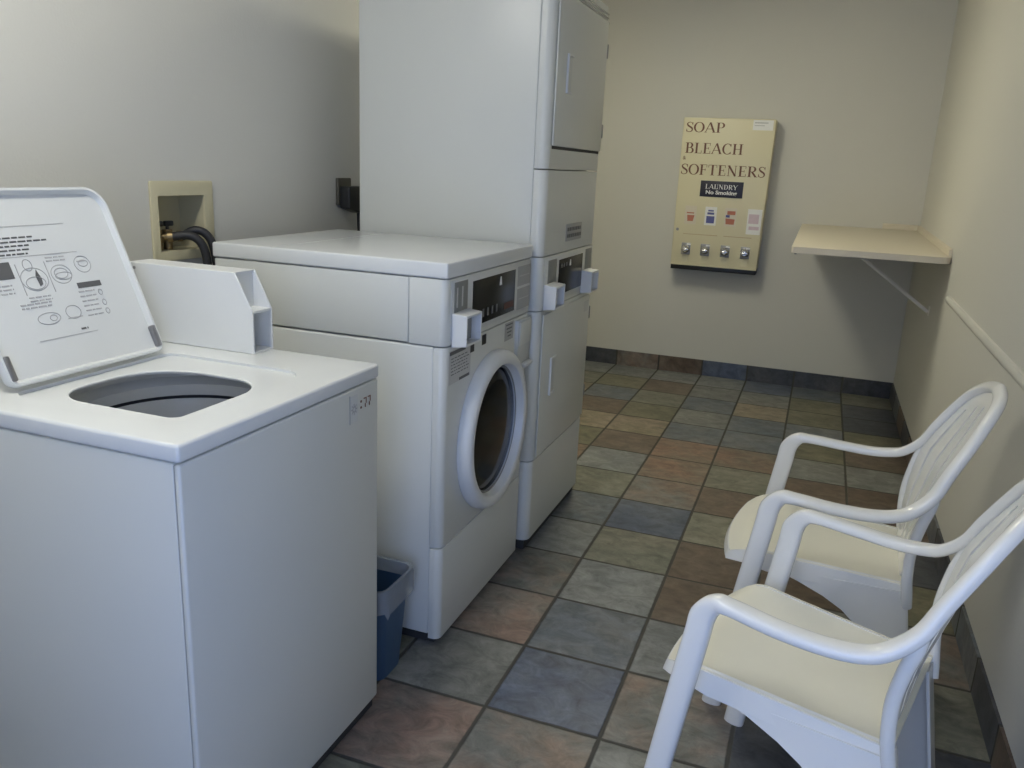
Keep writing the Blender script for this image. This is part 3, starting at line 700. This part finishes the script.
# ------------------------------------------------------------------ soap vending cabinet on the back wall
def vending():
    yf = 5.618; xl, xr, zb, zt = -.932, -.352, .748, 1.730
    t = thing('soap_vending_machine', 'cream wall-mounted dispenser lettered for soap, bleach and softeners', 'vending machine', ((xl+xr)/2, YB, zb))
    b = MB(); b.prism([(xl, zb+.034), (xr-.014, zb+.034), (xr, zt), (xl, zt)], 'y', yf, YB-.001, .006, 3)
    body = b.build('cabinet', M['vend'], t)
    MB().prism([(xl+.002, zb), (xr-.017, zb), (xr-.016, zb+.0335), (xl+.002, zb+.0335)], 'y', yf+.008, YB-.001, .003, 2).build('dispensing_slot', M['black'], t)
    MB().box(xl, xr-.014, yf-.004, yf+.006, zb+.030, zb+.040, .002, 2).build('slot_lip', M['vend'], t)
    for wd_, a_, b_, z_, h_ in (('SOAP', -.912, -.662, 1.640, .062), ('BLEACH', -.905, -.532, 1.508, .066), ('SOFTENERS', -.920, -.378, 1.373, .066)):
        w = MB(); word(w, wd_, a_, b_, z_, h_, yf); w.build('lettering', M['red'], t)
    me, (a, c) = font_mesh('&', .034); amp = MB(); amp.bm.from_mesh(me); bpy.data.meshes.remove(me)
    bmesh.ops.transform(amp.bm, matrix=Matrix.Translation((-.916, yf-.001, 1.466)) @ Matrix.Rotation(PI/2, 4, 'X'), verts=amp.bm.verts[:]); amp.build('ampersand', M['red'], t)
    sg = MB().box(-.782, -.508, yf-.003, yf+.001, 1.236, 1.338, .001, 2).build('laundry_sign', M['navy'], t)
    w = MB(); word(w, 'LAUNDRY', -.750, -.542, 1.287, .030, yf-.003); w.build('sign_lettering', M['white'], sg)
    w = MB()
    me, (a, c) = font_mesh('No Smoking', .034, .0010); k = MB(); k.bm.from_mesh(me); bpy.data.meshes.remove(me)
    sc = .200/(c-a)
    bmesh.ops.transform(k.bm, matrix=Matrix.Translation((-.744-a*sc, yf-.004, 1.254)) @ Matrix.Rotation(PI/2, 4, 'X') @ Matrix.Diagonal((sc, 1, 1, 1)), verts=k.bm.verts[:])
    me = bpy.data.meshes.new('x'); k.bm.to_mesh(me); k.bm.free(); w.bm.from_mesh(me); bpy.data.meshes.remove(me)
    w.build('sign_lettering', M['white'], sg)
    # four product pictures
    pics = [(-.828, 'vend2', 'rust'), (-.697, 'white', 'blueprint'), (-.569, 'vend2', 'rust'), (-.416, 'white', 'pinkprint')]
    M['vend2'] = M['shelf']
    for n, (cx, bg, ink) in enumerate(pics):
        hw, z0, z1 = (.038, 1.052, 1.172) if n < 3 else (.045, 1.010, 1.172)
        p = MB().box(cx-hw, cx+hw, yf-.0016, yf+.001, z0, z1, .0006, 1).build('product_picture', M[bg], t)
        m_ = MB()
        if n == 0: m_.prism([(cx-.018, 1.072), (cx+.018, 1.072), (cx+.026, 1.112), (cx-.022, 1.112)], 'y', yf-.0024, yf-.0016); m_.box(cx-.026, cx+.022, yf-.0022, yf-.0016, 1.122, 1.130)
        if n == 1: m_.box(cx-.026, cx+.026, yf-.0024, yf-.0016, 1.066, 1.112); m_.box(cx-.022, cx+.022, yf-.0024, yf-.0016, 1.122, 1.136); m_.box(cx-.018, cx+.018, yf-.0024, yf-.0016, 1.142, 1.152)
        if n == 2: m_.prism([(cx-.026, 1.066), (cx+.026, 1.066), (cx+.030, 1.100), (cx-.030, 1.104)], 'y', yf-.0024, yf-.0016); m_.box(cx-.022, cx+.030, yf-.0024, yf-.0016, 1.128, 1.152)
        if n == 3: m_.box(cx-.036, cx+.028, yf-.0024, yf-.0016, 1.080, 1.140); m_.box(cx-.030, cx+.034, yf-.0024, yf-.0016, 1.040, 1.062)
        m_.build('picture_print', M[ink], p)
        if n == 2: MB().box(cx-.030, cx-.004, yf-.0024, yf-.0016, 1.110, 1.126).build('picture_detail', M['blueprint'], p)
    # four coin mechanisms
    for cx in (-.838, -.711, -.580, -.450):
        p = MB().box(cx-.030, cx+.030, yf-.004, yf+.001, .850, .928, .003, 2).build('coin_mechanism', M['steel'], t)
        MB().lathe([(0, -.040), (.014, -.040), (.017, -.036), (.019, -.012), (.027, -.006), (.028, 0), (0, 0)], (cx, yf-.004, .888), 'y', 28).build('knob', M['chrome'], p)
        MB().box(cx-.024, cx+.024, yf-.052, yf-.040, .882, .894, .004, 3).build('knob_grip', M['chrome'], p)
        MB().box(cx+.004, cx+.030, yf-.006, yf-.0036, .914, .924).build('coin_slot', M['white'], p)
        MB().box(cx-.020, cx+.020, yf-.0008, yf+.001, .800, .846).build('chute_flap', M['vend'], p)
    MB().lathe([(0, -.006), (.009, -.006), (.010, 0), (0, 0)], (-.906, yf, 1.014), 'y', 16).build('lock', M['steel'], t)
    lb = MB().box(-.492, -.368, yf-.001, yf+.001, 1.662, 1.724).build('paper_label', M['white'], t, label='white paper label')
    m_ = MB(); m_.box(-.482, -.400, yf-.0016, yf-.001, 1.704, 1.710); m_.box(-.482, -.420, yf-.0016, yf-.001, 1.688, 1.692); m_.build('label_print', M['inkfaint'], lb)
    ln = MB(); ln.box(-.865, -.640, yf-.0006, yf+.001, .985, .989); ln.box(-.60, -.42, yf-.0006, yf+.001, .985, .989); ln.build('pin_stripe', M['tanprint'], t)
vending()

# ------------------------------------------------------------------ folding shelf in the corner
def shelf():
    t = thing('wall_shelf', 'cream laminate shelf in the back right corner on a thin diagonal brace', 'shelf', (.23, 4.98, .75))
    x0, x1, ya, yb = -.122, XR-.001, 4.19, YB-.001; za, zb_ = 1.062, 1.094; th = .030
    b = MB(); tm = bmesh.new()
    poly = rrect(x0, x1, ya, yb, (.012, .05, .002, .002), 6)
    zz = lambda y: za+(zb_-za)*(y-ya)/(yb-ya)
    A = [tm.verts.new((u, v, zz(v))) for u, v in poly]; B = [tm.verts.new((u, v, zz(v)-th)) for u, v in poly]
    tm.faces.new(A); tm.faces.new(B[::-1])
    for i in range(len(A)): tm.faces.new((A[i], B[i], B[(i+1) % len(A)], A[(i+1) % len(A)]))
    bmesh.ops.recalc_face_normals(tm, faces=tm.faces[:])
    b.merge(tm); b.build('board', M['shelf'], t)
    c = MB(); c.sweep([[(XR-.014, yy, zz(yy)+.0005), (XR-.001, yy, zz(yy)+.0005), (XR-.001, yy, zz(yy)+.035), (XR-.014, yy, zz(yy)+.030)] for yy in (ya+.055, yb)])
    c.sweep([[(xx, yb, zz(yb)+.0005), (xx, yb-.013, zz(yb)+.0005), (xx, yb-.013, zz(yb)+.030), (xx, yb, zz(yb)+.035)] for xx in (.36, XR-.014)])
    c.build('backsplash', M['shelf'], t)
    # brace: wall leg, shelf leg, diagonal
    y = 4.66; zu = zz(y)-th-.0005
    br = MB(); br.box(XR-.005, XR-.001, y-.012, y+.012, .725, .775, .001, 1); br.build('wall_mount', M['trim'], t)
    br = MB(); br.box(.14, .20, y-.012, y+.012, zu-.005, zu, .001, 1); br.build('shelf_mount', M['trim'], t)
    br = MB(); br.tube([(XR-.008, y, .745), (.17, y, zu-.010)], .009, 8); br.build('diagonal_brace', M['trim'], t)
    MB().lathe([(0, -.006), (.005, -.006), (.006, 0), (0, 0)], (x0+.02, ya+.012, za-th-.001), 'z', 10).build('screw', M['steel'], t)
shelf()

# ------------------------------------------------------------------ outlet box with valves and hoses on the left wall
def plumbing():
    y0, y1, z0, z1 = RB
    t = thing('washer_outlet_box', 'cream recessed outlet box in the left wall with water valves inside', 'outlet box', (XL, (y0+y1)/2, z0))
    fr = MB().prism(rrect(1.822, 2.074, 1.066, 1.292, .006, 3), 'x', XL+.0005, XL+.008, .002, 2)
    f = fr.build('frame', M['beige'], t)
    boolean_cut(f, [MB().box(XL-.05, XL+.05, y0+.006, y1-.006, z0+.006, z1-.006)])
    w = .003; xb = XL-.095; b = MB()
    e = .001
    b.box(xb, xb+w, y0+e, y1-e, z0+e, z1-e); b.box(xb+w, XL, y0+e, y0+e+w, z0+e, z1-e); b.box(xb+w, XL, y1-e-w, y1-e, z0+e, z1-e)
    b.box(xb+w, XL, y0+e+w, y1-e-w, z0+e, z0+e+w); b.box(xb+w, XL, y0+e+w, y1-e-w, z1-e-w, z1-e)
    b.build('box_shell', M['beige2'], t)
    for k, yy in enumerate((1.890, 1.930)):
        v = MB(); v.lathe([(0, 0), (.013, 0), (.013, .022), (.018, .023), (.018, .040), (.014, .041), (.014, .058), (0, .058)], (XL-.042, yy, z0+.005), 'z', 16)
        v.tube([(XL-.042, yy, z0+.044), (XL-.026, yy+.020, z0+.043)], .011, 12)
        vo = v.build('valve', M['brass'], t)
        hd = MB(); hd.tube([(XL-.042, yy, z0+.060), (XL-.042, yy, z0+.074)], .005, 8)
        hd.box(XL-.048, XL-.036, yy-.012, yy+.022, z0+.072, z0+.088, .004, 2); hd.build('valve_handle', M['black'], vo)
    lab = ['black water hose running from the nearer valve in the cream outlet box', 'black water hose running from the farther valve in the cream outlet box']
    for k, yy in enumerate((1.890, 1.930)):
        h = thing('water_hose', lab[k], 'hose', (XL-.03, yy, z0), 'black water hoses at the outlet box')
        zz = z0+.043
        pts = [(XL-.025, yy+.021, zz), (XL-.014, yy+.032, zz+.001), (XL+.012, yy+.050, zz+.006+.012*k), (XL+.034, yy+.066, zz+.000+.012*k), (XL+.050, yy+.078, zz-.022+.008*k), (XL+.058, yy+.084, zz-.060), (XL+.060, yy+.086, zz-.11), (XL+.060, yy+.086, zz-.22), (XL+.060, yy+.08, .60), (XL+.060, yy+.08, .45)]
        ln = MB().tube([Vector(p) for p in catmull(pts, 5)], .0125, 12); ln.build('hose_line', M['rubber'], h)
        MB().tube([(XL-.026, yy+.020, zz), (XL-.016, yy+.030, zz+.001)], .0165, 14).build('coupling', M['brass'], h)
plumbing()

def outlet():
    t = thing('wall_outlet', 'dark power outlet on the left wall beside the tall stack', 'outlet', (XL, 2.85, 1.24))
    MB().box(XL+.0005, XL+.014, 2.768, 2.862, 1.200, 1.302, .004, 3).build('outlet_housing', M['outlet'], t)
    p = thing('power_cord', 'black dryer plug and cord in the outlet beside the tall stack', 'power cord', (XL+.03, 2.85, 1.23))
    b = MB(); b.prism([(2.774, 1.272), (2.895, 1.272), (2.895, 1.176), (2.850, 1.170), (2.774, 1.190)], 'x', XL+.0145, XL+.060, .006, 3); b.build('plug', M['black'], p)
    MB().tube([Vector(q) for q in catmull([(XL+.045, 2.868, 1.180), (XL+.046, 2.872, 1.12), (XL+.05, 2.872, .9), (XL+.05, 2.87, .6), (XL+.06, 2.89, .35)], 5)], .011, 10).build('cord', M['rubber'], p)
outlet()

# ------------------------------------------------------------------ white resin armchairs
def chair_parts(t):
    """local frame: +x towards the back of the chair, y across, floor at z=0"""
    half = [(-.1976, .2666, 0), (-.1775, .2682, .1642), (-.1479, .2676, .3646), (-.1225, .2624, .5356), (-.1153, .2601, .5832), (-.0935, .2591, .6129), (-.0635, .2625, .6187),
            (.0243, .2669, .6128), (.1077, .2628, .6110), (.1654, .2565, .6180), (.2019, .2448, .6336), (.2402, .2328, .6739), (.2648, .2182, .7265), (.2956, .1975, .7858), (.325, .1637, .8405), (.348, .1142, .874), (.3602, .0600, .8902), (.3645, 0, .8985)]
    K = 5
    left = catmull([(x, -y, z) for x, y, z in half], K); right = catmull(half, K)
    pts = [Vector(p) for p in left]+[Vector(p) for p in right[::-1][1:]]
    n = len(left)
    fr = frames(pts, (0, -1, 0))
    def half_sizes(i):
        k = min(i, len(pts)-1-i)/K     # position along the half path in knots
        if k < 4: return .016, .0245+.001*(1-k/4)   # leg: lateral, fore-aft
        if k < 6: t_ = (k-4)/2; return .016+.005*t_, .0245-.0115*t_
        if k < 10: return .021, .013
        if k < 13: t_ = (k-10)/3; return .021-.005*t_, .013-.001*t_
        return .016, .012
    rings = []
    N = 18
    for i, (p, (tn, b, nn)) in enumerate(zip(pts, fr)):
        a, c = half_sizes(i); ring = []
        for j in range(N):
            th = 2*PI*j/N; cc, ss = math.cos(th), math.sin(th)
            e = 2/2.8
            ring.append(p+b*(a*math.copysign(abs(cc)**e, cc))+nn*(c*math.copysign(abs(ss)**e, ss)))
        rings.append(ring)
    m = len(rings); l0, l1 = int(4.6*K), int(10.6*K)
    for (a, b_) in ((0, l0), (m-1-l0, m-1)): MB().sweep(rings[a:b_+1]).build('leg', M['chair'], t, local=True, smooth=60)
    for (a, b_) in ((l0, l1), (m-1-l1, m-1-l0)): MB().sweep(rings[a:b_+1]).build('armrest', M['chair'], t, local=True, smooth=60)
    # back: outer rim plus slatted shell
    back = MB(); back.sweep(rings[l1:m-l1])
    # side frames run on from the arm junction down to the seat
    for s in (-1, 1):
        low = catmull([(.243, s*.2325, .672), (.240, s*.232, .645), (.2275, s*.227, .596), (.217, s*.219, .525), (.219, s*.211, .452), (.227, s*.201, .395), (.231, s*.193, .365)], 5)
        P = [Vector(p) for p in low]; f2 = frames(P, (0, s, 0)); rg = []
        for p, (tn, b, nn) in zip(P, f2): rg.append([p+b*.012*math.cos(2*PI*j/12)+nn*.013*math.sin(2*PI*j/12) for j in range(12)])
        back.sweep(rg)
    ns = 6; gapw = .26; cols = []
    # column breaks in -1..1
    sw = 2/(ns+(ns-1)*gapw)
    u = -1
    for k in range(ns):
        cols.append((u, u+sw/2, True)); cols.append((u+sw/2, u+sw, True)); u += sw
        if k < ns-1: cols.append((u, u+sw*gapw, False)); u += sw*gapw
    rows = 34; z0, z1 = .402, .893
    def lerp(tab, z):
        for (a_, va), (b_, vb) in zip(tab, tab[1:]):
            if z <= b_: return va+(vb-va)*(z-a_)/(b_-a_)
        return tab[-1][1]
    WT = [(.402, .120), (.44, .150), (.50, .180), (.56, .203), (.62, .222), (.674, .231), (.7265, .217), (.7858, .196), (.8405, .162), (.874, .113), (.8902, .060), (.8985, .012)]
    XT = [(.402, .206), (.50, .205), (.56, .212), (.62, .226), (.674, .241), (.7265, .265), (.7858, .2956), (.8405, .325), (.874, .348), (.8985, .3645)]
    def surf(u, z):
        y = u*lerp(WT, z); conc = .030*(1-(y/.235)**2)
        fade = math.sin(PI*min(1, max(0, (z-.39)/.51)))
        return Vector((lerp(XT, z)+conc*fade, y, z))
    tb = bmesh.new(); cache = {}
    def V(u, z):
        k = (round(u, 5), round(z, 5))
        if k not in cache: cache[k] = tb.verts.new(surf(u, z))
        return cache[k]
    for r in range(rows):
        za, zb_ = z0+(z1-z0)*r/rows, z0+(z1-z0)*(r+1)/rows
        for (ua, ub, solid_) in cols:
            mid = (ua+ub)/2
            top_lim = .852-.07*mid*mid
            if not solid_ and .432 < za and zb_ < top_lim: continue
            tb.faces.new((V(ua, za), V(ub, za), V(ub, zb_), V(ua, zb_)))
    bmesh.ops.recalc_face_normals(tb, faces=tb.faces[:])
    bmesh.ops.solidify(tb, geom=tb.faces[:], thickness=.006)
    back.merge(tb)
    back.build('backrest', M['chair'], t, local=True, smooth=50)
    # seat: dished top with a rolled front lip and side skirts
    sb = bmesh.new(); nx, ny = 22, 18
    xf, xr = -.228, .226
    def hw(x):
        s = (x-xf)/(xr-xf)
        w = .214-.030*s
        if s < .13: w -= .030*(1-s/.13)**2
        return w
    def ztop(s, v):
        z = .436-.014*math.sin(PI*min(1, s*1.05))*(1-v*v)-.024*s
        if s < .16: z -= .030*((.16-s)/.16)**2
        z += .006*v*v
        return z
    G = []
    for i in range(nx+1):
        s = i/nx; row = []
        for j in range(ny+1):
            v = -1+2*j/ny; bow = .022*(v*v)*(1-s)          # front edge bows forward
            x = xf+(xr-xf)*s+bow; row.append(Vector((x, v*hw(xf+(xr-xf)*s), ztop(s, v))))
        G.append(row)
    VV = [[sb.verts.new(p) for p in row] for row in G]
    for i in range(nx):
        for j in range(ny): sb.faces.new((VV[i][j], VV[i+1][j], VV[i+1][j+1], VV[i][j+1]))
    bmesh.ops.recalc_face_normals(sb, faces=sb.faces[:])
    if sum(f.normal.z for f in sb.faces) < 0: bmesh.ops.reverse_faces(sb, faces=sb.faces[:])
    bmesh.ops.solidify(sb, geom=sb.faces[:], thickness=.006)
    seat = MB(); seat.merge(sb); so = seat.build('seat', M['seat'], t, local=True, smooth=50)
    sk = MB(); rimline = [G[i][0] for i in range(nx, -1, -1)]+[G[0][j] for j in range(1, ny)]+[G[i][ny] for i in range(nx+1)]
    cz = Vector((0, 0, 0)); rings = []
    tot = len(rimline)
    for q, p in enumerate(rimline):
        a = rimline[max(q-1, 0)]; b = rimline[min(q+1, tot-1)]; tn = (b-a); tn.z = 0; tn.normalize(); out = Vector((tn.y, -tn.x, 0))
        if out.dot(Vector((p.x+.03, p.y, 0))) < 0: out = -out
        s = (p.x-xf)/(xr-xf)
        d = .018+.030*min(1, max(0, s/.25))                  # deeper skirt along the sides
        rings.append([p+Vector((0, 0, .0012))-out*.010, p+out*.003+Vector((0, 0, -.002)), p+out*.010+Vector((0, 0, -d)), p+out*.006+Vector((0, 0, -d)), p-out*.002+Vector((0, 0, -.006)), p-out*.010+Vector((0, 0, -.003))])
    sk.sweep(rings); sk.build('seat_skirt', M['chair'], t, local=True, smooth=50)
    # rear legs: wide curved sheets running down out of the skirt
    for s in (-1, 1):
        lg = bmesh.new(); rows_ = 16; front = []; 
        for k in range(rows_+1):
            z = .402*(1-k/rows_); q = 1-z/.402
            xr_ = .229+.064*q; wd = .070+.200*max(0, 1-q/.32)**2.2+.070*(1-q)
            y = s*(.197+.040*q)
            xf_ = xr_-wd
            front.append(((xf_, y+s*.010*(1-q), z), (xf_+wd*.5, y+s*.008*(1-q), z), (xr_-.008, y, z), (xr_, y-s*.008, z), (xr_, y-s*.055, z)))
        VVv = [[lg.verts.new(p) for p in r] for r in front]
        for a in range(rows_):
            for b in range(4): lg.faces.new((VVv[a][b], VVv[a][b+1], VVv[a+1][b+1], VVv[a+1][b]))
        bmesh.ops.recalc_face_normals(lg, faces=lg.faces[:])
        bmesh.ops.solidify(lg, geom=lg.faces[:], thickness=.006)
        MB().merge(lg).build('leg', M['chair'], t, local=True, smooth=50)
CG = 'white plastic chairs along the right wall'
c1 = thing('armchair', 'white plastic slatted armchair nearest the camera, cut by the right edge', 'chair', (.071, 1.6331, 0), CG, math.radians(-16.06))
chair_parts(c1)
c2 = c1.copy(); COL.objects.link(c2)
c2['label'] = 'white plastic slatted armchair farther back along the right wall, whole back in view'
c2.location = (.0983, 2.263, 0); c2.rotation_euler = (0, 0, math.radians(-2.53))
for ch in list(c1.children):
    k = ch.copy(); COL.objects.link(k); k.parent = c2

# ------------------------------------------------------------------ light
for LX, LY, mt, lab in ((-1.18, .85, 'lamp', 'long flush ceiling light above the two nearest washing machines'), (-.95, 4.0, 'lamp_warm', 'long flush ceiling light behind the tall stack, towards the back wall')):
    lf = thing('ceiling_light', lab, 'ceiling light', (LX, LY, ZC), 'ceiling lights')
    MB().box(LX-.14, LX+.14, LY-.47, LY+.47, ZC-.025, ZC-.001, .005, 2).build('lamp_body', M['trim'], lf)
    MB().box(LX-.12, LX+.12, LY-.45, LY+.45, ZC-.075, ZC-.0255, .02, 4).build('lamp_shade', M[mt], lf)

al = bpy.data.lights.new('daylight', 'AREA'); al.shape = 'RECTANGLE'; al.size = DX1-DX0; al.size_y = DZ-.15
al.energy = 18; al.color = (.38, .54, 1.0); al.spread = math.radians(170)
ao = bpy.data.objects.new('daylight', al); COL.objects.link(ao)
ao.location = ((DX0+DX1)/2, YF-.10, DZ/2+.05); ao.rotation_euler = (math.radians(90), 0, 0)   # shines along +Y
wd = bpy.data.worlds.new('sky'); SC.world = wd; wd.use_nodes = True
bg = wd.node_tree.nodes['Background']; bg.inputs[0].default_value = (.55, .70, 1, 1); bg.inputs[1].default_value = .3

# ------------------------------------------------------------------ camera
cam = bpy.data.cameras.new('camera'); co = bpy.data.objects.new('camera', cam); COL.objects.link(co)
Rm = ((0.934946456737564, -0.3294051103878048, -0.13178541757065765), (0.3519465009359443, 0.9080243411909146, 0.22721235944321092), (0.04481945462430153, -0.2588128069767871, 0.9648871164193128))
co.matrix_world = Matrix(((Rm[0][0], Rm[0][2], -Rm[0][1], 0), (Rm[1][0], Rm[1][2], -Rm[1][1], 0), (Rm[2][0], Rm[2][2], -Rm[2][1], 1.3791), (0, 0, 0, 1)))
cam.sensor_fit = 'HORIZONTAL'; cam.sensor_width = 36; cam.lens = 36*816.157/1024; cam.clip_start = .05
SC.camera = co
SC.view_settings.view_transform = 'Standard'; SC.view_settings.look = 'None'; SC.view_settings.exposure = 0.0; SC.view_settings.gamma = 1; SC.view_settings.use_curve_mapping = False
SC.cycles.use_denoising = True
SC.cycles.max_bounces = 10; SC.cycles.diffuse_bounces = 6; SC.cycles.transparent_max_bounces = 12
